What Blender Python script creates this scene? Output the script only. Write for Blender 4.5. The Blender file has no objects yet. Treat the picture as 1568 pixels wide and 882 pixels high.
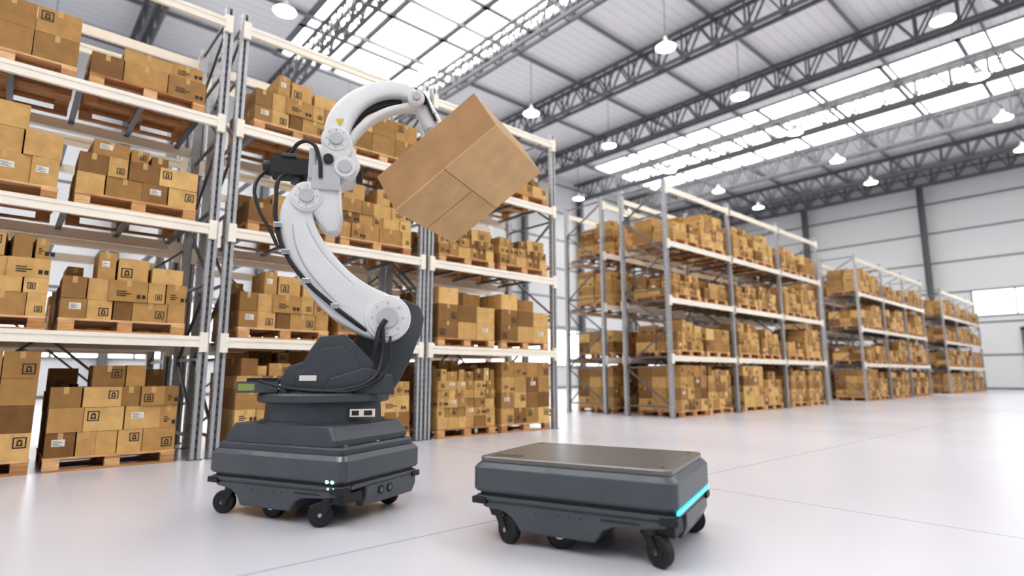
import bpy, math, random
from mathutils import Vector, Matrix
scene = bpy.context.scene
random.seed(7)

# ------------------------------------------------------------------ materials
def mat(name, col=(.5,.5,.5), rough=.5, metal=0., emit=None, estr=0., noise=0., nscale=6., bump=0., bscale=60., coat=0.):
    m = bpy.data.materials.new(name); m.use_nodes = True
    nt = m.node_tree; b = nt.nodes['Principled BSDF']
    b.inputs['Base Color'].default_value = (*col, 1)
    b.inputs['Roughness'].default_value = rough
    b.inputs['Metallic'].default_value = metal
    if coat: b.inputs['Coat Weight'].default_value = coat
    tc = nt.nodes.new('ShaderNodeTexCoord')
    if noise > 0:
        n = nt.nodes.new('ShaderNodeTexNoise'); n.inputs['Scale'].default_value = nscale; n.inputs['Detail'].default_value = 4
        nt.links.new(tc.outputs['Object'], n.inputs['Vector'])
        r = nt.nodes.new('ShaderNodeMapRange')
        r.inputs['From Min'].default_value = .3; r.inputs['From Max'].default_value = .7
        r.inputs['To Min'].default_value = 1-noise; r.inputs['To Max'].default_value = 1+noise
        nt.links.new(n.outputs['Fac'], r.inputs['Value'])
        mx = nt.nodes.new('ShaderNodeVectorMath'); mx.operation = 'SCALE'
        mx.inputs[0].default_value = col
        nt.links.new(r.outputs['Result'], mx.inputs['Scale'])
        nt.links.new(mx.outputs['Vector'], b.inputs['Base Color'])
    if bump > 0:
        n2 = nt.nodes.new('ShaderNodeTexNoise'); n2.inputs['Scale'].default_value = bscale
        nt.links.new(tc.outputs['Object'], n2.inputs['Vector'])
        bp = nt.nodes.new('ShaderNodeBump'); bp.inputs['Strength'].default_value = bump; bp.inputs['Distance'].default_value = .01
        nt.links.new(n2.outputs['Fac'], bp.inputs['Height']); nt.links.new(bp.outputs['Normal'], b.inputs['Normal'])
    if emit:
        b.inputs['Emission Color'].default_value = (*emit, 1); b.inputs['Emission Strength'].default_value = estr
    return m

def mat_tint(name, c0, c1, c2, rough=.75, stretch=(3,3,3), namp=.12):
    """colour picked per face from the 'tint' attribute plus fibre noise"""
    m = bpy.data.materials.new(name); m.use_nodes = True
    nt = m.node_tree; b = nt.nodes['Principled BSDF']; b.inputs['Roughness'].default_value = rough
    at = nt.nodes.new('ShaderNodeAttribute'); at.attribute_name = 'tint'
    rp = nt.nodes.new('ShaderNodeValToRGB')
    rp.color_ramp.elements[0].color = (*c0,1); rp.color_ramp.elements[1].color = (*c2,1)
    e = rp.color_ramp.elements.new(.5); e.color = (*c1,1)
    nt.links.new(at.outputs['Fac'], rp.inputs['Fac'])
    tc = nt.nodes.new('ShaderNodeTexCoord'); mp = nt.nodes.new('ShaderNodeMapping'); mp.inputs['Scale'].default_value = stretch
    n = nt.nodes.new('ShaderNodeTexNoise'); n.inputs['Scale'].default_value = 2.5; n.inputs['Detail'].default_value = 5
    nt.links.new(tc.outputs['Object'], mp.inputs['Vector']); nt.links.new(mp.outputs['Vector'], n.inputs['Vector'])
    r = nt.nodes.new('ShaderNodeMapRange'); r.inputs['From Min'].default_value=.3; r.inputs['From Max'].default_value=.7
    r.inputs['To Min'].default_value=1-namp; r.inputs['To Max'].default_value=1+namp
    nt.links.new(n.outputs['Fac'], r.inputs['Value'])
    mx = nt.nodes.new('ShaderNodeVectorMath'); mx.operation='SCALE'
    nt.links.new(rp.outputs['Color'], mx.inputs[0]); nt.links.new(r.outputs['Result'], mx.inputs['Scale'])
    nt.links.new(mx.outputs['Vector'], b.inputs['Base Color'])
    return m

def mat_floor():
    m = bpy.data.materials.new('polished_concrete'); m.use_nodes = True
    nt = m.node_tree; b = nt.nodes['Principled BSDF']
    tc = nt.nodes.new('ShaderNodeTexCoord'); sp = nt.nodes.new('ShaderNodeSeparateXYZ')
    nt.links.new(tc.outputs['Object'], sp.inputs['Vector'])
    def line(out, off, per, w):
        a = nt.nodes.new('ShaderNodeMath'); a.operation='SUBTRACT'; a.inputs[1].default_value = off - per/2
        nt.links.new(out, a.inputs[0])
        f = nt.nodes.new('ShaderNodeMath'); f.operation='FLOORED_MODULO'; f.inputs[1].default_value = per
        nt.links.new(a.outputs[0], f.inputs[0])
        c = nt.nodes.new('ShaderNodeMath'); c.operation='COMPARE'; c.inputs[1].default_value = per/2; c.inputs[2].default_value = w
        nt.links.new(f.outputs[0], c.inputs[0]); return c
    l1 = line(sp.outputs['X'], 4.85, 6.5, .006); l2 = line(sp.outputs['Y'], 3.2, 6.5, .006)
    mxm = nt.nodes.new('ShaderNodeMath'); mxm.operation='MAXIMUM'
    nt.links.new(l1.outputs[0], mxm.inputs[0]); nt.links.new(l2.outputs[0], mxm.inputs[1])
    n = nt.nodes.new('ShaderNodeTexNoise'); n.inputs['Scale'].default_value=.35; n.inputs['Detail'].default_value=1.5
    nt.links.new(tc.outputs['Object'], n.inputs['Vector'])
    rp = nt.nodes.new('ShaderNodeValToRGB'); rp.color_ramp.elements[0].position=.2; rp.color_ramp.elements[1].position=.8
    rp.color_ramp.elements[0].color=(.565,.56,.605,1); rp.color_ramp.elements[1].color=(.60,.595,.64,1)
    nt.links.new(n.outputs['Fac'], rp.inputs['Fac'])
    mx = nt.nodes.new('ShaderNodeMix'); mx.data_type='RGBA'; mx.inputs['B'].default_value=(.24,.30,.38,1)
    nt.links.new(mxm.outputs[0], mx.inputs['Factor']); nt.links.new(rp.outputs['Color'], mx.inputs['A'])
    nt.links.new(mx.outputs['Result'], b.inputs['Base Color'])
    r2 = nt.nodes.new('ShaderNodeMapRange'); r2.inputs['To Min'].default_value=.22; r2.inputs['To Max'].default_value=.28
    nt.links.new(n.outputs['Fac'], r2.inputs['Value']); nt.links.new(r2.outputs['Result'], b.inputs['Roughness'])
    return m

def mat_stripes(name, c, cl, axis, per, frac, rough=.6):
    m = bpy.data.materials.new(name); m.use_nodes=True
    nt=m.node_tree; b=nt.nodes['Principled BSDF']; b.inputs['Roughness'].default_value=rough
    tc=nt.nodes.new('ShaderNodeTexCoord'); sp=nt.nodes.new('ShaderNodeSeparateXYZ'); nt.links.new(tc.outputs['Object'],sp.inputs['Vector'])
    f=nt.nodes.new('ShaderNodeMath'); f.operation='FLOORED_MODULO'; f.inputs[1].default_value=per; nt.links.new(sp.outputs[axis],f.inputs[0])
    l=nt.nodes.new('ShaderNodeMath'); l.operation='LESS_THAN'; l.inputs[1].default_value=per*frac; nt.links.new(f.outputs[0],l.inputs[0])
    mx=nt.nodes.new('ShaderNodeMix'); mx.data_type='RGBA'; mx.inputs['A'].default_value=(*c,1); mx.inputs['B'].default_value=(*cl,1)
    nt.links.new(l.outputs[0],mx.inputs['Factor']); nt.links.new(mx.outputs['Result'],b.inputs['Base Color'])
    return m

M_card = mat_tint('cardboard', (.20,.098,.030), (.45,.255,.088), (.70,.45,.18))
M_wood = mat_tint('pallet_wood', (.42,.20,.08), (.60,.33,.15), (.74,.48,.27), stretch=(2,14,14), namp=.25)
M_tape = mat('packing_tape', (.56,.37,.16), .3)
M_print = mat('black_print', (.03,.025,.02), .6)
M_label = mat('paper_label', (.78,.74,.68), .6)
M_post = mat('galvanised_steel', (.48,.485,.50), .35, .45, noise=.10, nscale=8)
M_postd = mat('upright_recess_shade', (.14,.145,.155), .5, .4)  # darker steel tone paints in the shade of the groove
M_hole = mat('slot_dark', (.03,.032,.036), .7)
M_beam = mat('beam_cream_paint', (.90,.84,.74), .35, noise=.04, nscale=3)
M_brace = mat('brace_steel', (.20,.21,.23), .45, .7)
M_truss = mat('truss_grey_paint', (.14,.145,.155), .55)  # grey paint, lightened in the colour to stand in for distance haze
M_roof = mat_stripes('roof_deck', (.84,.85,.87), (.72,.73,.75), 'Y', .5, .12)
M_wall = mat_stripes('wall_cladding', (.70,.71,.72), (.15,.16,.17), 'Z', 2.4, .055)
M_glow = mat('skylight_glass', (.9,.93,.95), .3, emit=(1.0,.985,.965), estr=4.6, noise=.03, nscale=.5)
M_win = mat('window_glass', (.9,.93,.95), .3, emit=(1.0,.99,.975), estr=1.7, noise=.03, nscale=.5)
M_mull = mat('mullion_grey', (.22,.23,.245), .5)
M_lamp = mat('lamp_shade_white', (.9,.9,.9), .3)
M_lampE = mat('lamp_diffuser', (1,1,1), .3, emit=(1,.98,.93), estr=40)
M_dark = mat('slate_body_paint', (.072,.083,.094), .40, noise=.06, nscale=4, bump=.04, bscale=300, coat=.15)
M_base = mat('slate_casting', (.058,.067,.079), .45, noise=.08, nscale=5, bump=.05, bscale=200)
M_darker = mat('matte_black_plastic', (.018,.019,.021), .5)
M_plate = mat('brushed_top_plate', (.17,.165,.158), .27, .5, noise=.05, nscale=3)
M_rubber = mat('caster_rubber', (.02,.02,.022), .6)
M_white = mat('arm_white_enamel', (.70,.71,.72), .34, noise=.03, nscale=5, coat=.15)
M_white2 = mat('arm_grey_casting', (.48,.49,.51), .4, noise=.05, nscale=6)
M_metal = mat('bright_steel', (.55,.56,.58), .25, 1.)
M_cyan = mat('cyan_led_strip', (.1,.8,.9), .3, emit=(.05,.75,.9), estr=1.1)
M_led = mat('headlight_led', (.6,.9,.9), .3, emit=(.5,1,1), estr=1.6)
M_green = mat('olive_label', (.25,.32,.10), .6)
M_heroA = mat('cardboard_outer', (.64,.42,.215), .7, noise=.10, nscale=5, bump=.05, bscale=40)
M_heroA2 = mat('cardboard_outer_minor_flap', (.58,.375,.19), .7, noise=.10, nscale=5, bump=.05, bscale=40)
M_heroB = mat('cardboard_side_shaded', (.40,.235,.11), .75, noise=.10, nscale=5, bump=.05, bscale=40)  # same carton board, side shading put into a darker base colour
M_crease = mat('cardboard_crease', (.12,.065,.025), .9)

# ------------------------------------------------------------------ mesh builder
class MB:
    def __init__(s): s.v=[]; s.f=[]; s.m=[]; s.t=[]; s.sm=[]; s.mats=[]
    def mi(s, m):
        if m not in s.mats: s.mats.append(m)
        return s.mats.index(m)
    def add(s, vs, fs, m, tint=.5, smooth=False, M=None):
        o=len(s.v); k=s.mi(m)
        for p in vs:
            p=Vector(p); s.v.append(tuple(M@p) if M is not None else tuple(p))
        for f in fs:
            s.f.append([o+i for i in f]); s.m.append(k); s.t.append(tint); s.sm.append(smooth)
    def box(s, x0,x1,y0,y1,z0,z1, m, tint=.5, M=None):
        vs=[(x0,y0,z0),(x1,y0,z0),(x1,y1,z0),(x0,y1,z0),(x0,y0,z1),(x1,y0,z1),(x1,y1,z1),(x0,y1,z1)]
        s.add(vs,[(0,3,2,1),(4,5,6,7),(0,1,5,4),(1,2,6,5),(2,3,7,6),(3,0,4,7)],m,tint,False,M)
    def beam(s,p,q,w,h,m,tint=.5,up=(0,0,1)):
        p=Vector(p);q=Vector(q);d=(q-p);L=d.length;d.normalize();u=Vector(up)
        if abs(d.dot(u))>.98: u=Vector((0,1,0))
        a=d.cross(u).normalized(); b=a.cross(d).normalized()
        M=Matrix((( *[d.x,a.x,b.x],p.x),( *[d.y,a.y,b.y],p.y),( *[d.z,a.z,b.z],p.z),(0,0,0,1)))
        s.box(0,L,-w/2,w/2,-h/2,h/2,m,tint,M)
    def cyl(s,p,q,r0,r1,m,n=24,cap=True,tint=.5,smooth=True):
        p=Vector(p);q=Vector(q);d=(q-p).normalized();u=Vector((0,0,1)) if abs(d.z)<.9 else Vector((1,0,0))
        a=d.cross(u).normalized();b=d.cross(a).normalized()
        vs=[];
        for c,r in ((p,r0),(q,r1)):
            for i in range(n):
                t=2*math.pi*i/n; vs.append(c+a*math.cos(t)*r+b*math.sin(t)*r)
        s.add(vs,[(i,(i+1)%n,n+(i+1)%n,n+i) for i in range(n)],m,tint,smooth)
        if cap:
            s.add(vs[:n],[tuple(range(n))][::1],m,tint,False); s.add(vs[n:],[tuple(reversed(range(n)))],m,tint,False)
    def lathe(s,c,axis,prof,m,n=32):
        c=Vector(c);d=Vector(axis).normalized()
        for (h0,r0),(h1,r1) in zip(prof[:-1],prof[1:]):
            if abs(h1-h0)<1e-6 :
                u=Vector((0,0,1)) if abs(d.z)<.9 else Vector((1,0,0))
                a=d.cross(u).normalized();b=d.cross(a).normalized();vs=[]
                for r in (r0,r1):
                    for i in range(n):
                        t=2*math.pi*i/n; vs.append(c+d*h0+a*math.cos(t)*r+b*math.sin(t)*r)
                s.add(vs,[(i,(i+1)%n,n+(i+1)%n,n+i) for i in range(n)],m)
            else: s.cyl(c+d*h0,c+d*h1,max(r0,1e-4),max(r1,1e-4),m,n,False)
    def prism(s,pts,y0,y1,m,tint=.5,M=None):
        n=len(pts); vs=[(x,y0,z) for x,z in pts]+[(x,y1,z) for x,z in pts]
        s.add(vs,[tuple(range(n)),tuple(reversed(range(n,2*n)))]+[(i,n+i,n+(i+1)%n,(i+1)%n) for i in range(n)],m,tint,False,M)
    def loft(s,rings,m,smooth=False,cap=True,closed=False,tint=.5):
        n=len(rings[0]); vs=[p for r in rings for p in r]; fs=[]
        for k in range(len(rings)-1):
            for i in range(n): fs.append((k*n+i,k*n+(i+1)%n,(k+1)*n+(i+1)%n,(k+1)*n+i))
        s.add(vs,fs,m,tint,smooth)
        if cap: s.add(rings[0],[tuple(reversed(range(n)))],m,tint); s.add(rings[-1],[tuple(range(n))],m,tint)
    def obj(s,name,parent=None,bevel=0,loc=None,rotz=None,wn=False):
        me=bpy.data.meshes.new(name); me.from_pydata(s.v,[],s.f)
        for m in s.mats: me.materials.append(m)
        me.polygons.foreach_set('material_index',s.m); me.polygons.foreach_set('use_smooth',s.sm)
        at=me.attributes.new('tint','FLOAT','FACE'); at.data.foreach_set('value',s.t)
        me.validate(); me.update()
        import bmesh
        bm=bmesh.new(); bm.from_mesh(me); bmesh.ops.remove_doubles(bm,verts=bm.verts,dist=1e-5) if bevel else None
        bmesh.ops.recalc_face_normals(bm,faces=bm.faces); bm.to_mesh(me); bm.free()
        return place(me,name,parent,bevel,loc,rotz)
def place(me,name,parent=None,bevel=0,loc=None,rotz=None):
    o=bpy.data.objects.new(name,me); scene.collection.objects.link(o)
    if parent: o.parent=parent
    if loc: o.location=loc
    if rotz is not None: o.rotation_euler=(0,0,rotz)
    if bevel:
        b=o.modifiers.new('bevel','BEVEL'); b.width=bevel; b.segments=2; b.limit_method='ANGLE'; b.angle_limit=math.radians(40)
        b.harden_normals=False
    return o
def empty(name,loc=(0,0,0),rotz=0,parent=None):
    o=bpy.data.objects.new(name,None); scene.collection.objects.link(o); o.location=loc; o.rotation_euler=(0,0,rotz); o.empty_display_size=.2
    if parent: o.parent=parent
    return o
def rrect(a,b,r,z,n=4,cx=0,cy=0):
    pts=[]
    for sx,sy,t0 in ((1,1,0),(-1,1,90),(-1,-1,180),(1,-1,270)):
        for i in range(n+1):
            t=math.radians(t0+90*i/n); pts.append((cx+sx*(a-r)+r*math.cos(t),cy+sy*(b-r)+r*math.sin(t),z))
    return pts
def crom(P,sub=6):
    out=[];n=len(P)
    for i in range(n-1):
        p0=P[max(i-1,0)];p1=P[i];p2=P[i+1];p3=P[min(i+2,n-1)]
        for k in range(sub):
            t=k/sub
            out.append(tuple(.5*((2*b)+(-a+c)*t+(2*a-5*b+4*c-d)*t*t+(-a+3*b-3*c+d)*t**3) for a,b,c,d in zip(p0,p1,p2,p3)))
    out.append(P[-1]); return out
def sweep(mb,P,m,sub=6,pw=4.,N=32,yoff=0.):
    Q=crom(P,sub); rings=[]
    for i,(x,z,w,t) in enumerate(Q):
        a=Q[max(i-1,0)];b=Q[min(i+1,len(Q)-1)]
        d=Vector((b[0]-a[0],0,b[1]-a[1])).normalized(); nrm=Vector((-d.z,0,d.x))
        r=[]
        for k in range(N):
            th=2*math.pi*k/N; c=math.cos(th);s_=math.sin(th)
            cc=math.copysign(abs(c)**(2/pw),c); ss=math.copysign(abs(s_)**(2/pw),s_)
            r.append(Vector((x,yoff,z))+nrm*(cc*w/2)+Vector((0,1,0))*(ss*t/2))
        rings.append(r)
    mb.loft(rings,m,smooth=True)
def tube(name,pts,r,m,parent):
    cu=bpy.data.curves.new(name,'CURVE'); cu.dimensions='3D'; cu.bevel_depth=r; cu.bevel_resolution=3; cu.use_fill_caps=True
    sp=cu.splines.new('BEZIER'); sp.bezier_points.add(len(pts)-1)
    for bp,p in zip(sp.bezier_points,pts): bp.co=p; bp.handle_left_type=bp.handle_right_type='AUTO'
    cu.materials.append(m)
    o=bpy.data.objects.new(name,cu); scene.collection.objects.link(o); o.parent=parent; return o

# ------------------------------------------------------------------ room shell
X0,X1,Y0,Y1,H=-20.,54.,-30.,32.,17.6
def slab(name,x0,x1,y0,y1,z0,z1,m):
    b=MB(); b.box(x0,x1,y0,y1,z0,z1,m); return b.obj(name)
slab('floor',X0,X1,Y0,Y1,-.2,0,mat_floor())
slab('wall_end',X1,X1+.3,Y0-.3,Y1+.3,-.2,H+.4,M_wall)
slab('wall_rear',X0-.3,X0,Y0-.3,Y1+.3,-.2,H+.4,M_wall)
slab('wall_left',X0,X1,Y1,Y1+.3,-.2,H+.4,M_wall)
slab('wall_right',X0,X1,Y0-.3,Y0,-.2,H+.4,M_wall)
# roof bays with skylight openings between them
sky=[(-13.,-4.),(9.,18.),(34.,44.)]  # first strip is unseen, added behind the camera for fill light
SY0,SY1=-26.,29.
b=MB(); xs=X0
for a,c in sky:
    b.box(xs,a,Y0,Y1,H,H+.25,M_roof); xs=c
    b.box(a,c,Y0,SY0,H,H+.25,M_roof); b.box(a,c,SY1,Y1,H,H+.25,M_roof)
b.box(xs,X1,Y0,Y1,H,H+.25,M_roof)
roof=b.obj('ceiling')
for a,c in sky:
    e=empty('skylight',((a+c)/2,(SY0+SY1)/2,H),parent=roof)
    hx=(c-a)/2; hy=(SY1-SY0)/2
    g=MB(); g.box(-hx,hx,-hy,hy,.12,.16,M_glow); g.obj('skylight_glazing',e)
    g=MB(); n=int(2*hy/3.3)
    for i in range(n+1):
        y=-hy+.08+(2*hy-.16)*i/n; g.box(-hx,hx,y-.10,y+.10,0,.12,M_mull)
    for i in range(4):
        w=.17 if i in(0,3) else .14; x=-hx+w+(2*hx-2*w)*i/3
        g.box(x-w,x+w,-hy,hy,0,.12,M_mull)
    g.obj('skylight_mullions',e)
# trusses
def truss_mesh():
    b=MB(); zl,zu=15.9,17.25
    for dx in (-.22,.22):
        b.box(dx-.06,dx+.06,Y0,Y1,zl-.08,zl+.08,M_truss); b.box(dx-.06,dx+.06,Y0,Y1,zu-.08,zu+.08,M_truss)
        y=Y0; st=1.55
        while y+st<=Y1+.01:
            b.beam((dx,y,zl),(dx,y+st/2,zu),.07,.07,M_truss); b.beam((dx,y+st/2,zu),(dx,y+st,zl),.07,.07,M_truss)
            b.box(dx-.035,dx+.035,y-.035,y+.035,zl,zu,M_truss)
            y+=st
    y=Y0+.1
    while y<Y1:
        b.box(-.22,.22,y-.03,y+.03,zl-.03,zl+.03,M_truss); y+=1.55
    return b
tx=[-16.1,-9.6,-3.1,3.4,9.9,16.4,22.9,29.4,35.9,42.4,48.9]
tm=None
for x in tx+[53.3]:
    if tm is None: o=truss_mesh().obj('roof_truss',loc=(x,0,0)); tm=o.data
    else: place(tm,'roof_truss',loc=(x,0,0))
b=MB(); y=Y0+1
while y<Y1:
    b.box(X0,X1,y-.05,y+.05,17.33,17.5,M_mull); y+=4.1
b.obj('roof_purlins')
cm=None
def column():
    b=MB(); b.box(-.18,.18,-.2,-.16,0,15.8,M_truss); b.box(-.18,.18,.16,.2,0,15.8,M_truss); b.box(-.03,.03,-.16,.16,0,15.8,M_truss); b.box(-.25,.25,-.27,.27,0,.04,M_truss); return b
cps=[(53.3,y) for y in (-20,-8,.5,11.2,20,28)]+[(x,31.6) for x in tx]+[(x,-29.6) for x in tx]
for x,y in cps:
    if cm is None: cm=column().obj('steel_column',loc=(x,y,0)).data
    else: place(cm,'steel_column',loc=(x,y,0))
def win(name,x,ya,yb,za,zb,nx):
    e=empty(name,(x,(ya+yb)/2,(za+zb)/2)); hy=(yb-ya)/2;hz=(zb-za)/2
    g=MB(); g.box(-.04,-.01,-hy,hy,-hz,hz,M_win); g.obj('glass',e)
    g=MB()
    for i in range(nx+1):
        y=-hy+2*hy*i/nx; g.box(-.1,0,y-.05,y+.05,-hz,hz,M_mull)
    g.box(-.1,0,-hy,hy,-hz-.08,-hz,M_mull); g.box(-.1,0,-hy,hy,hz,hz+.08,M_mull); g.obj('window_frame',e)
win('window_1',X1,-6,8.8,5.4,7.2,6)
win('window_2',X1,-26,-8.5,5.4,7.2,6)
M_door=mat_stripes('door_panels',(.74,.76,.78),(.35,.36,.38),'Z',.6,.06)
k=1
for y in (-22,-15,-4,4.2,15.5,24):
    e=empty('door_%d'%k,(X1,y,0)); k+=1
    g=MB(); g.box(-.08,-.01,-1.9,1.9,0,4.2,M_door); g.obj('panel',e)
    g=MB(); g.box(-.16,0,-2.1,-1.9,0,4.4,M_truss); g.box(-.16,0,1.9,2.1,0,4.4,M_truss); g.box(-.16,0,-2.1,2.1,4.2,4.4,M_truss); g.obj('door_frame',e)
e=empty('window_3',(17,Y1,3.2))
g=MB(); g.box(-34,34,-.04,-.01,-1.4,1.4,M_win); g.obj('glass',e)
g=MB()
for i in range(23):
    x=-34+68*i/22; g.box(x-.05,x+.05,-.1,0,-1.4,1.4,M_mull)
g.box(-34,34,-.1,0,-1.48,-1.4,M_mull); g.box(-34,34,-.1,0,1.4,1.48,M_mull); g.obj('window_frame',e)
lm=None
for xi in range(-2,7):
    for yi in range(-3,4):
        x=6.7+6.43*xi; y=4.1+8.2*yi
        if lm is None:
            b=MB(); b.cyl((0,0,.45),(0,0,3.0),.015,.015,M_truss,6); b.cyl((0,0,.3),(0,0,.5),.10,.08,M_lamp,16)
            b.lathe((0,0,0),(0,0,1),[(.32,.10),(.25,.2),(.1,.33),(0,.42)],M_lamp,24)
            b.cyl((0,0,.02),(0,0,.04),.385,.385,M_lampE,24)
            o=b.obj('pendant_lamp',loc=(x,y,14.6)); lm=o.data
        else: place(lm,'pendant_lamp',loc=(x,y,14.6))

# ------------------------------------------------------------------ racks
LV=[1.47,2.88,4.30,5.70]
RD=1.3
def rack_mesh(bays, detail):
    b=MB(); T=5.88
    posts=sorted(set([p for q in bays for p in q]))
    for x in posts:
        for y,sg in ((0,-1),(RD,1)):
            b.box(x-.055,x+.055,y-.035,y+.035,0,T,M_post)
            ya,yb=sorted((y+sg*.035,y+sg*.052))
            b.box(x-.055,x-.016,ya,yb,0,T,M_post); b.box(x+.016,x+.055,ya,yb,0,T,M_post)
            ya,yb=sorted((y+sg*.035,y+sg*.037)); b.box(x-.016,x+.016,ya,yb,0,T,M_postd)
            b.box(x-.075,x+.075,y-.07,y+.07,0,.012,M_brace)
            if detail:
                z=.1
                while z<T-.05:
                    yh=y+sg*.037; a_,c_=sorted((yh,yh+sg*.001))
                    b.box(x-.010,x+.010,a_,c_,z,z+.035,M_hole)
                    b.box(x-.056,x-.055,y-.010,y+.010,z,z+.025,M_hole)
                    z+=.10
        z=.25; k=0
        while z<T-.3:
            z2=min(z+.95,T-.15)
            b.beam((x,0,z),(x,RD,z),.03,.035,M_brace)
            b.beam((x,0,z),(x,RD,z2),.03,.035,M_brace) if k%2==0 else b.beam((x,RD,z),(x,0,z2),.03,.035,M_brace)
            z=z2;k+=1
        b.beam((x,0,T-.1),(x,RD,T-.1),.03,.035,M_brace)
    for xa,xb in bays:
        for z in LV:
            for y,sg in ((-.06,-1),(RD+.06,1)):
                b.box(xa+.05,xb-.05,y-.022,y+.022,z-.13,z,M_beam)
                a_,c_=sorted((y+sg*.022,y+sg*.03))
                b.box(xa+.05,xb-.05,a_,c_,z-.045,z,M_beam); b.box(xa+.05,xb-.05,a_,c_,z-.13,z-.09,M_beam)
                for xe,s2 in ((xa,1),(xb,-1)):
                    u,w=sorted((xe-s2*.03,xe+s2*.06))
                    b.box(u,w,y-.034,y+.034,z-.19,z+.05,M_beam)
            if z<LV[3]:
                n=5
                for i in range(n):
                    x=xa+.25+(xb-xa-.5)*i/(n-1); b.box(x-.03,x+.03,-.04,RD+.04,z-.045,z-.002,M_brace)
        b.beam((xa,RD+.02,.2),(xb,RD+.02,2.8),.02,.03,M_brace); b.beam((xb,RD+.02,.2),(xa,RD+.02,2.8),.02,.03,M_brace)
    return b

def pallet(b,w=1.2,d=1.25,rnd=random):
    t=lambda: rnd.random()
    for y in (0,d/2-.05,d-.1):
        b.box(0,w,y,y+.1,0,.022,M_wood,t())
        for x in (0,w/2-.07,w-.14): b.box(x,x+.14,y+.001,y+.099,.022,.1,M_wood,t())
    for x in (0,w/2-.07,w-.14): b.box(x,x+.14,0,d,.1,.122,M_wood,t())
    n=7; g=.04; bw=(d-(n-1)*g)/n
    for i in range(n): b.box(-.005,w+.005,i*(bw+g),i*(bw+g)+bw,.122,.144,M_wood,t())

def cardbox(b,x0,x1,y0,y1,z0,z1,rnd,yaw=0):
    cx,cy=(x0+x1)/2,(y0+y1)/2
    M=Matrix.Translation((cx,cy,z0))@Matrix.Rotation(yaw,4,'Z')
    w,d,h=(x1-x0)/2,(y1-y0)/2,z1-z0; t=rnd.random()**.8
    b.box(-w,w,-d,d,0,h,M_card,t,M)
    e=.0018; tp=.022
    if rnd.random()<.7: b.box(-tp,tp,-d-e,d+e,h-.07,h+e,M_tape,.5,M)
    else: b.box(-w-e,w+e,-tp,tp,h-.07,h+e,M_tape,.5,M)
    def frontmark(face):
        u=w if face=='y' else d
        def rect(a0,a1,c0,c1,m):
            if face=='y': b.box(a0,a1,-d-e*1.6,-d,c0,c1,m,.5,M)
            else: b.box(-w-e*1.6,-w,-a1,-a0,c0,c1,m,.5,M)
        k=rnd.random(); s=min(.11,h*.42,u*.8)
        if k<.42:
            a=u-s-.03 if rnd.random()<.5 else -u+.03; c=.04 if rnd.random()<.6 else max(.04,h-s-.04)
            f=s*.1
            rect(a,a+s,c,c+f,M_print);rect(a,a+s,c+s-f,c+s,M_print);rect(a,a+f,c,c+s,M_print);rect(a+s-f,a+s,c,c+s,M_print)
            rect(a+s*.25,a+s*.75,c+s*.2,c+s*.32,M_print)
            rect(a+s*.3,a+s*.42,c+s*.3,c+s*.7,M_print);rect(a+s*.58,a+s*.7,c+s*.3,c+s*.7,M_print);rect(a+s*.38,a+s*.62,c+s*.62,c+s*.78,M_print)
        elif k<.50:
            a=-u*.7+rnd.random()*u*.6; c=h*.45; ww=min(.12,u*.9); hh=min(.07,h*.35)
            rect(a,a+ww,c,c+hh,M_label)
            if face=='y':
                for i in range(4): b.box(a+.01,a+ww-.02-(i%2)*.03,-d-e*2.2,-d-e*1.7,c+hh*(.15+.2*i),c+hh*(.22+.2*i),M_print,.5,M)
        elif k<.78:
            for i in range(3): rect(-u*.6,-u*.6+u*(.5+.25*(i%2)),h*.25+i*.025,h*.25+i*.025+.011,M_print)
            for i in range(2): rect(u*.45+i*.05,u*.45+i*.05+.035,.04,.085,M_print)
    if h>.12:
        if rnd.random()<.62: frontmark('y')
        if rnd.random()<.45: frontmark('x')

def load_mesh(seed,target,mode):
    rnd=random.Random(seed); b=MB(); W,D=1.2,1.25; pallet(b,W,D,rnd); z0=.144
    if mode=='grid':
        nx=rnd.choice([3,4]); nz=max(2,round(target/.25)); hh=target/nz; w=W/nx
        ny=3; d=D/ny
        for k in range(nz):
            for i in range(nx):
                for j in range(ny):
                    if k==nz-1 and rnd.random()<.12: continue
                    cardbox(b,i*w+.004,(i+1)*w-.004,j*d+.004,(j+1)*d-.004,z0+k*hh+.001,z0+(k+1)*hh-.002,rnd,rnd.uniform(-.012,.012))
    else:
        lo,hi={'big':(.30,.55),'mix':(.17,.40),'small':(.13,.26)}[mode]
        hl,hh={'big':(.20,.33),'mix':(.15,.26),'small':(.12,.20)}[mode]
        ny=2 if mode!='small' else 3; d=D/ny
        for j in range(ny):
            z=z0; top=z0+target
            while z<top-.08:
                h=rnd.uniform(hl,hh)
                last = z+h>=top-.12
                x=0 if not last else rnd.choice([0,.05,rnd.uniform(.0,.3)])
                xe=W if not last else W-rnd.choice([0,.05,rnd.uniform(.0,.4)])
                while x<xe-.1:
                    w=rnd.uniform(lo,hi)
                    if xe-(x+w)<lo*.7: w=xe-x
                    hb_=h-.001 if not last else h*rnd.uniform(.6,1.25)
                    if not(last and rnd.random()<.14):
                        yaw=rnd.uniform(-.02,.02) if not last else rnd.uniform(-.12,.12)
                        i_=.004 if not last else .014
                        cardbox(b,x+i_,x+w-i_,j*d+.008+(.02 if last else 0)+rnd.uniform(0,.03),(j+1)*d-.008-(.03 if last else 0),z+.001,z+hb_,rnd,yaw*(.4 if w>.4 else 1))
                    x+=w
                z+=h
                if last: break
    me=b.obj('tmp_load'); d_=me.data; bpy.data.objects.remove(me); d_.name='boxes_on_pallet'
    return d_
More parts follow.
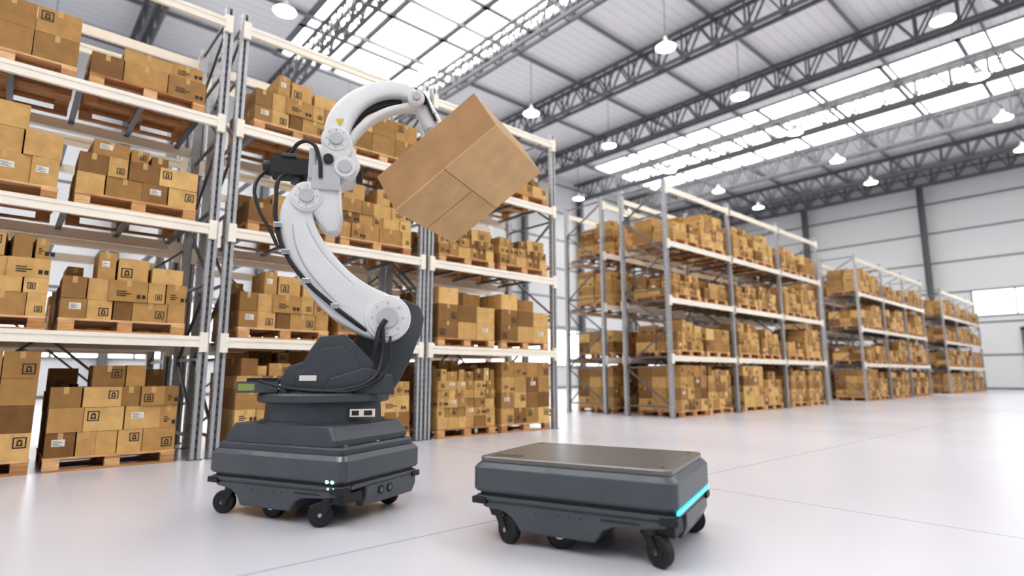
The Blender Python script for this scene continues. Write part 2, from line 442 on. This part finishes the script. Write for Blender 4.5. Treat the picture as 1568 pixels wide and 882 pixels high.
LF=[load_mesh(s,h,m) for s,h,m in ((1,1.0,'mix'),(2,1.12,'grid'),(3,1.0,'small'),(4,1.1,'grid'),(5,.95,'big'),(6,1.02,'mix'))]
LU=[load_mesh(s,h,m) for s,h,m in ((11,.62,'big'),(12,.80,'mix'),(13,.58,'small'),(14,.84,'grid'),(15,.50,'big'),(16,.72,'mix'),(17,.60,'grid'),(18,.86,'big'),(19,.68,'mix'))]
LT=LU+[load_mesh(s,h,m) for s,h,m in ((31,.86,'mix'),(32,.82,'small'),(33,.88,'mix'),(34,.84,'small'))]
rr=random.Random(21)
def rack(x0,y,bays,detail,loads_top,keep=1.,pick=None):
    root=empty('pallet_rack',(x0,y,0))
    rack_mesh([(a-x0,c-x0) for a,c in bays],detail).obj('rack_frame',root)
    for bi,(a,c) in enumerate(bays):
        for li in range(4):
            for pi in range(2):
                if rr.random()>keep: continue
                mid=(a+c)/2; px=mid-1.27+pi*1.34 + rr.uniform(-.03,.03)
                z=0 if li==0 else LV[li-1]
                me=None
                if pick: me=pick.get((bi,li,pi))
                if me is None: me=rr.choice(LF if li==0 else (LU if loads_top else LT))
                yy=-.03+rr.uniform(-.03,.02)
                if loads_top: place(me,'pallet_of_cardboard_boxes',loc=(px,y+yy,z+.001))
                else: place(me,'pallet_load',root,loc=(px-x0,yy,z+.001))
YR=7.8
pick={(0,0,1):LF[0],(0,0,0):LF[3],(1,0,0):LF[5],(1,0,1):LF[4],(2,0,0):LF[2],(2,0,1):LF[3],(2,1,0):LU[3],(2,1,1):LU[3],
      (1,3,0):LU[5],(1,3,1):LU[6],(0,3,1):LU[0],(0,1,0):LU[1],(0,1,1):LU[5],(0,2,1):LU[8],(0,2,0):LU[7],(1,2,1):LU[1],(1,2,0):LU[0],(1,1,0):LU[5],(1,1,1):LU[2],
      (2,2,0):LU[2],(2,2,1):LU[2],(2,3,0):LU[8],(2,3,1):LU[4]}
rack(-1.1,YR,[(-1.1,1.84),(2.04,4.95),(5.10,8.0)],True,True,pick=pick)
rack(-1.1,9.8,[(-1.1,1.84),(2.04,4.95),(5.10,8.0)],False,False,keep=.3)
for gx in (12.0,25.5,39.1):
    bs=[(gx+3.16*i,gx+3.16*(i+1)) for i in range(3)]
    rack(gx,YR,bs,gx<13,False); rack(gx,9.8,bs,False,False)

# ------------------------------------------------------------------ mobile carts
def ring(a,b,r,z): return rrect(a,b,r,z,4)
def cart(name,loc,yaw,armed):
    root=empty(name,(*loc,0),yaw)
    L,W=.630,.462
    b=MB()
    b.loft([ring(L-.012,W-.012,.05,.295),ring(L,W,.055,.312),ring(L,W,.055,.435),ring(L-.028,W-.028,.05,.468)],M_dark)
    b.obj('upper_shell',root,bevel=.004)
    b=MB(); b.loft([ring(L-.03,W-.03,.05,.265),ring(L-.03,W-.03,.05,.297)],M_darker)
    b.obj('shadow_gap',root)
    b=MB()
    b.loft([ring(L-.025,W-.03,.05,.235),ring(L-.012,W-.015,.05,.25),ring(L-.012,W-.015,.05,.272)],M_dark)
    for sx in (-1,1):
        for sy in (-1,1):
            x0,x1=sorted((sx*(L-.10),sx*(L+.0))); y0,y1=sorted((sy*(W-.10),sy*(W-.006)))
            b.box(x0,x1,y0,y1,.222,.262,M_darker)
    b.obj('bumper_lip',root,bevel=.006)
    b=MB()
    prof=[(-.58,.24),(-.56,.20),(-.42,.185),(-.36,.15),(-.31,.08),(.16,.08),(.21,.15),(.27,.175),(.44,.185),(.56,.20),(.58,.24)]
    b.prism(prof,-.43,.43,M_dark)
    b.obj('side_skirt',root,bevel=.01)
    b=MB()
    b.prism([(.52,.24),(.52,.10),(.585,.10),(.615,.17),(.615,.24)],-.18,.42,M_dark)
    b.box(.50,.60,-.40,-.20,.15,.22,M_darker)
    b.prism([(-.52,.24),(-.52,.12),(-.58,.12),(-.605,.17),(-.605,.24)],-.30,.30,M_darker)
    b.obj('end_nose',root,bevel=.008)
    b=MB()
    for i in range(5): b.cyl((-.20+i*.07,-.431,.20),(-.20+i*.07,-.435,.20),.004,.004,M_darker,10)
    b.box(.20,.42,-.4345,-.43,.205,.212,M_darker)
    b.obj('screws',root)
    if not armed:
        b=MB()
        b.box(L-.012,L+.002,-W+.03,W-.03,.276,.296,M_cyan)
        b.obj('led_strip',root,bevel=.003)
        b=MB(); b.loft([ring(L-.034,W-.036,.04,.468),ring(L-.034,W-.036,.04,.494),ring(L-.040,W-.042,.035,.502)],M_plate)
        b.obj('top_plate',root,bevel=.003)
        b=MB()
        for i in range(4): b.box(-.52+i*.05,-.49+i*.05,-.37,-.30,.5021,.5032,M_darker)
        b.cyl((.53,.34,.502),(.53,.34,.504),.012,.012,M_darker,12); b.cyl((.53,-.34,.502),(.53,-.34,.504),.012,.012,M_darker,12); b.cyl((-.53,.34,.502),(-.53,.34,.504),.012,.012,M_darker,12)
        b.obj('plate_fittings',root)
    else:
        b=MB()
        for dx in (0,.045):
            b.cyl((L-.12+dx,-W+.01,.305),(L-.12+dx,-W-.004,.305),.011,.011,M_led,14)
            b.cyl((L-.12+dx,-W+.03,.258),(L-.12+dx,-W+.010,.258),.007,.007,M_led,14)
        b.obj('headlights',root)
        b=MB()
        for yy,zz,rr_ in ((-.34,.255,.017),(-.02,.19,.032),(.08,.19,.032)):
            b.cyl((.60,yy,zz),(.622,yy,zz),rr_,rr_,M_darker,18); b.cyl((.6221,yy,zz),(.624,yy,zz),rr_*.5,rr_*.5,M_brace,16)
        b.obj('range_sensors',root)
    k=0
    for sx in (-1,1):
        for sy in (-1,1):
            k+=1; x,y=sx*.46,sy*.37
            if armed: an=[.35,-.35,.6,.25][k-1]+math.pi; off=.055
            else: an=[-.35,.2,-.5,.25][k-1]; off=.065
            b=MB(); R=.082; hx=Vector((math.cos(an),math.sin(an),0)); ax=Vector((-math.sin(an),math.cos(an),0))
            c=Vector((x,y,R))+hx*off
            b.cyl(c-ax*.026,c+ax*.026,R-.010,R-.010,M_rubber,32)
            b.lathe(c,ax,[(-.026,R-.012),(-.022,R-.003),(-.012,R),(.012,R),(.022,R-.003),(.026,R-.012)],M_rubber,32)
            b.cyl(c-ax*.030,c+ax*.030,.045,.045,M_darker,20); b.cyl(c-ax*.040,c+ax*.040,.014,.014,M_metal,12)
            for s_ in (-1,1):
                q=c+ax*.036*s_
                b.beam(q-Vector((0,0,.01)),Vector((x,y,.165))+ax*.036*s_,.008,.05,M_darker,up=hx)
            b.cyl((x,y,.16),(x,y,.20),.055,.05,M_darker,20)
            b.obj('caster_%d'%k,root)
    for sy in (-1,1):
        b=MB(); c=Vector((-.08,sy*.33,.095)); ax=Vector((0,1,0))
        b.cyl(c-ax*.03,c+ax*.03,.085,.085,M_rubber,32); b.lathe(c,ax,[(-.03,.083),(-.024,.095),(.024,.095),(.03,.083)],M_rubber,32)
        b.cyl(c-ax*.036,c+ax*.036,.04,.04,M_metal,16); b.obj('drive_wheel_%d'%(1 if sy<0 else 2),root)
    return root
cart('warehouse_transport_cart',(2.908,2.489),math.radians(-70.3),False)
Y_C1=-66
R1=cart('mobile_robot_arm',(1.90,4.39),math.radians(Y_C1),True)

# ---- arm pedestal (aligned with cart)
b=MB()
b.loft([ring(.585,.43,.04,.466),ring(.585,.43,.04,.505),ring(.57,.42,.04,.517)],M_base)
b.loft([ring(.53,.42,.03,.517),ring(.53,.42,.03,.56),ring(.50,.41,.05,.61),ring(.48,.40,.06,.65)],M_base)
for x in (-.555,.555):
    for y in (-.35,0,.35): b.cyl((x,y,.51),(x,y,.53),.016,.016,M_brace,8)
b.obj('pedestal_plates',R1,bevel=.005)
# ---- arm frame
A=empty('arm_assembly',(-.016,.062,0),math.radians(-27-Y_C1),parent=R1)
b=MB()
b.lathe((0,0,0),(0,0,1),[(.63,.02),(.63,.47),(.665,.47),(.67,.44),(.80,.43),(.80,.48),(.81,.495),(.855,.495),(.87,.48),(.87,.41),(.90,.40),(.90,.02)],M_base,56)
for i in range(24):
    t=2*math.pi*i/24; b.cyl((.455*math.cos(t),.455*math.sin(t),.865),(.455*math.cos(t),.455*math.sin(t),.882),.012,.012,M_darker,8)
b.box(.20,.38,-.42,-.385,.70,.755,M_label); b.box(.215,.265,-.422,-.42,.71,.745,M_print); b.box(.30,.36,-.422,-.42,.71,.745,M_print)
b.obj('turntable',A)
b=MB()
b.prism([(-.30,.86),(-.30,.98),(-.25,1.07),(-.15,1.10),(-.10,1.20),(-.04,1.29),(.14,1.31),(.24,1.22),(.36,1.10),(.38,.86)],-.30,.02,M_base)
b.prism([(.02,.86),(.12,1.10),(.24,1.36),(.34,1.54),(.46,1.63),(.60,1.64),(.73,1.58),(.77,1.48),(.75,1.36),(.66,1.12),(.58,.96),(.52,.86)],.04,.28,M_dark)
b.prism([(.0,.86),(.05,.98),(.30,1.06),(.50,1.00),(.52,.86)],-.36,-.29,M_base)
b.prism([(-.20,.9),(-.20,1.02),(-.12,1.05),(-.03,1.2),(.12,1.22),(.22,1.14),(.28,1.02),(.28,.9)],-.315,-.30,M_base)
b.prism([(-.42,.86),(-.42,.93),(-.30,.99),(-.30,.86)],-.22,.10,M_base)
b.obj('shoulder_yoke',A,bevel=.014)
b=MB()
b.box(-.60,-.32,-.27,-.10,.875,.955,M_dark); b.box(-.59,-.48,-.2705,-.27,.89,.94,M_green); b.box(-.54,-.34,-.24,-.12,.955,.98,M_darker)
b.cyl((-.32,-.24,.91),(-.22,-.24,.91),.03,.03,M_metal,14)
b.box(-.17,-.05,-.319,-.31,.96,1.0,M_label)
b.obj('cable_box',A,bevel=.006)
def joint(name,x,z,r,y0,y1,m,m2,hub=True):
    b=MB()
    b.lathe((x,0,z),(0,1,0),[(y0,.001),(y0,r*.80),(y0+.01,r*.84),(y0+.012,r*.95),(y0+.03,r),(y1-.02,r),(y1,r*.94),(y1,.001)],m,48)
    if hub:
        b.lathe((x,0,z),(0,1,0),[(y0-.022,.001),(y0-.022,r*.42),(y0-.015,r*.46),(y0,r*.46)],m2,32)
        for i in range(8):
            t=2*math.pi*i/8; cx,cz=x+r*.64*math.cos(t),z+r*.64*math.sin(t)
            b.cyl((cx,y0-.008,cz),(cx,y0+.004,cz),r*.05,r*.05,m2,8)
    return b.obj(name,A)
joint('shoulder_joint',.455,1.45,.185,-.235,.05,M_white,M_white2)
# lower link
b=MB()
sweep(b,[(.48,1.44,.36,.24),(.36,1.48,.385,.22),(.25,1.53,.38,.21),(.11,1.62,.365,.20),(-.01,1.735,.345,.19),(-.12,1.87,.325,.185),(-.21,2.02,.30,.18),(-.265,2.17,.275,.18),(-.27,2.31,.24,.18),(-.24,2.43,.18,.17)],M_white,yoff=-.10,pw=7)
b.obj('lower_link',A)
b=MB()
sweep(b,[(.29,1.535,.22,.02),(.14,1.625,.21,.02),(.01,1.745,.195,.02),(-.11,1.88,.18,.02),(-.20,2.04,.15,.02),(-.245,2.18,.11,.02)],M_white2,yoff=-.191,pw=6)
sweep(b,[(.29,1.535,.20,.02),(.14,1.625,.19,.02),(.01,1.745,.175,.02),(-.11,1.88,.16,.02),(-.20,2.04,.13,.02),(-.245,2.18,.09,.02)],M_white,yoff=-.194,pw=6)
b.obj('link_cover',A)
joint('elbow_joint',-.20,2.40,.125,-.23,.06,M_white,M_white2)
# elbow block
b=MB()
sweep(b,[(.0,2.14,.10,.22),(-.02,2.24,.20,.28),(-.07,2.40,.27,.30),(-.08,2.56,.27,.30),(-.05,2.70,.25,.30),(-.0,2.82,.27,.30),(.02,2.93,.22,.26)],M_white,yoff=-.06)
b.box(-.17,.05,-.235,-.20,2.46,2.66,M_white2); b.prism([(.0,2.50),(.15,2.58),(.20,2.70),(.14,2.86),(.0,2.88)],-.16,.06,M_white)
b.cyl((.08,-.25,2.66),(.08,.08,2.66),.085,.085,M_white,28); b.cyl((.08,-.262,2.66),(.08,-.25,2.66),.055,.055,M_white2,20)
b.box(-.20,-.15,-.22,.0,2.55,2.80,M_white2); b.box(.12,.22,-.10,.04,2.62,2.72,M_darker)
b.cyl((-.05,-.245,2.72),(-.05,-.20,2.72),.04,.04,M_darker,16)
b.obj('elbow_casting',A,bevel=.01)
joint('forearm_joint',.0,2.90,.12,-.22,.08,M_white,M_white2)
b=MB()
b.box(-.50,-.20,-.13,.07,2.60,2.74,M_darker); b.cyl((-.50,-.03,2.67),(-.56,-.03,2.67),.065,.06,M_darker,20); b.box(-.42,-.30,-.15,.09,2.74,2.77,M_dark)
b.cyl((-.3,-.03,2.55),(-.3,-.03,2.62),.05,.05,M_dark,16)
b.obj('elbow_motor',A,bevel=.008)
# forearm
b=MB()
sweep(b,[(.0,2.90,.20,.22),(.0,3.02,.21,.21),(.04,3.15,.205,.20),(.12,3.27,.185,.19),(.24,3.37,.16,.18),(.38,3.43,.145,.17),(.52,3.44,.13,.16),(.62,3.415,.11,.15)],M_white,yoff=-.06,pw=5)
b.obj('forearm',A)
b=MB()
sweep(b,[(.08,2.90,.07,.12),(.16,3.04,.07,.12),(.27,3.16,.065,.12),(.40,3.25,.06,.12),(.53,3.30,.06,.12),(.63,3.33,.07,.12)],M_white,yoff=-.05)
sweep(b,[(.05,2.98,.10,.05),(.11,3.12,.10,.05),(.2,3.24,.09,.05),(.36,3.33,.09,.05),(.52,3.37,.08,.05)],M_darker,yoff=-.04)  # black strip painted in for the shaded gap between forearm and strut
b.obj('forearm_strut',A)
b=MB()
b.prism([(-.01,3.09),(.02,3.03),(.05,3.10)],-.1705,-.164,mat('warning_yellow',(.7,.5,.03),.5))
b.obj('warning_mark',A)
joint('wrist_joint',.64,3.375,.075,-.16,.04,M_white,M_white2)
W0=Vector((.812,.016,3.183)); cd=Vector((-.391,.387,.835)).normalized()
b=MB()
sweep(b,[(.64,3.39,.13,.13),(.70,3.35,.14,.14),(.75,3.28,.16,.15),(.79,3.21,.17,.15),(.81,3.16,.15,.15)],M_white,yoff=-.01)
b.cyl((.66,-.10,3.43),(.74,-.10,3.36),.03,.03,M_darker,14); b.cyl((.74,-.11,3.38),(.80,-.11,3.26),.022,.022,M_metal,14)
b.obj('wrist_link',A)
b=MB()
b.lathe(W0,-cd,[(-.11,.001),(-.11,.05),(-.09,.075),(.0,.095),(.10,.095),(.12,.08),(.30,.08),(.30,.10),(.34,.10),(.34,.22),(.397,.22),(.397,.001)],M_white2,32)
b.obj('gripper_flange',A)
# cables
tube('cable_outer',[(.40,-.16,1.28),(.22,-.21,1.40),(.02,-.22,1.55),(-.19,-.22,1.74),(-.34,-.21,1.95),(-.41,-.19,2.15),(-.43,-.17,2.38),(-.42,-.14,2.55),(-.36,-.1,2.62)],.017,M_darker,A)
tube('cable_loop',[(-.52,-.06,2.66),(-.60,-.10,2.5),(-.56,-.14,2.3),(-.46,-.17,2.12),(-.40,-.2,2.0)],.014,M_darker,A)
tube('cable_elbow',[(-.36,-.1,2.76),(-.28,-.16,2.86),(-.18,-.22,2.84),(-.12,-.24,2.72),(-.10,-.24,2.55)],.016,M_darker,A)
tube('cable_wrist',[(.46,-.06,3.50),(.60,-.10,3.48),(.70,-.12,3.42),(.76,-.12,3.30),(.82,-.1,3.2)],.013,M_darker,A)
tube('cable_base',[(-.25,-.32,.90),(-.05,-.39,.89),(.18,-.42,.90),(.36,-.38,.98),(.42,-.30,1.15),(.42,-.27,1.36)],.018,M_darker,A)
tube('cable_base_thin',[(-.45,-.29,.96),(-.3,-.36,.92),(0,-.43,.885),(.25,-.43,.90),(.46,-.34,1.05),(.48,-.28,1.3)],.011,M_darker,A)
tube('cable_shoulder',[(.33,-.26,1.05),(.37,-.29,1.2),(.40,-.27,1.36),(.44,-.26,1.43)],.022,M_darker,A)
b=MB()
for x,z in ((.05,1.53),(-.17,1.72),(-.33,1.94),(-.40,2.15)): b.box(x-.03,x+.03,-.245,-.18,z-.02,z+.02,M_metal)
b.obj('cable_clamps',A,bevel=.004)

# ------------------------------------------------------------------ carried box
a=Vector((.377,-.748,.546)).normalized(); c=Vector((-.173,.522,.835)); c=(c-a*c.dot(a)).normalized(); bn=c.cross(a).normalized()
la,lb,lc=1.038,.918,.376
P=Vector((2.201,3.871,2.283))
Mx=Matrix(((a.x,bn.x,c.x,P.x),(a.y,bn.y,c.y,P.y),(a.z,bn.z,c.z,P.z),(0,0,0,1)))
hb=MB()
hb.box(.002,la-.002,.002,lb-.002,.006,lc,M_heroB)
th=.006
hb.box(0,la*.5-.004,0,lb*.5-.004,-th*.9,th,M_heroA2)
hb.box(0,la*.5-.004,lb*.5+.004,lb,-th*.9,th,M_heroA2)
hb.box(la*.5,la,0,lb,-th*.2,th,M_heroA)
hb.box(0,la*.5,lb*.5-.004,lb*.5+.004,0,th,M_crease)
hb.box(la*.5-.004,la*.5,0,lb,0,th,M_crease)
hb.box(0.,la,lb*.42,lb*.58,lc,lc+.002,M_tape)
ho=hb.obj('cardboard_box'); ho.matrix_world=Mx
bv=ho.modifiers.new('bevel','BEVEL'); bv.width=.003; bv.segments=1

# ------------------------------------------------------------------ world, camera
w=bpy.data.worlds.new('sky'); scene.world=w; w.use_nodes=True
w.node_tree.nodes['Background'].inputs['Color'].default_value=(.8,.88,1,1); w.node_tree.nodes['Background'].inputs['Strength'].default_value=.8
cam=bpy.data.cameras.new('camera'); co=bpy.data.objects.new('camera',cam); scene.collection.objects.link(co)
cam.sensor_width=36; cam.lens=20.07; cam.clip_end=300
co.location=(0,0,1.0); co.rotation_euler=(math.radians(90+8.7),0,math.radians(48.4-90))
cam.dof.use_dof=True; cam.dof.focus_distance=4.8; cam.dof.aperture_fstop=.7
scene.camera=co
scene.view_settings.view_transform='Standard'
try: scene.view_settings.look='Medium High Contrast'
except Exception: scene.view_settings.look='None'
scene.view_settings.exposure=0.0
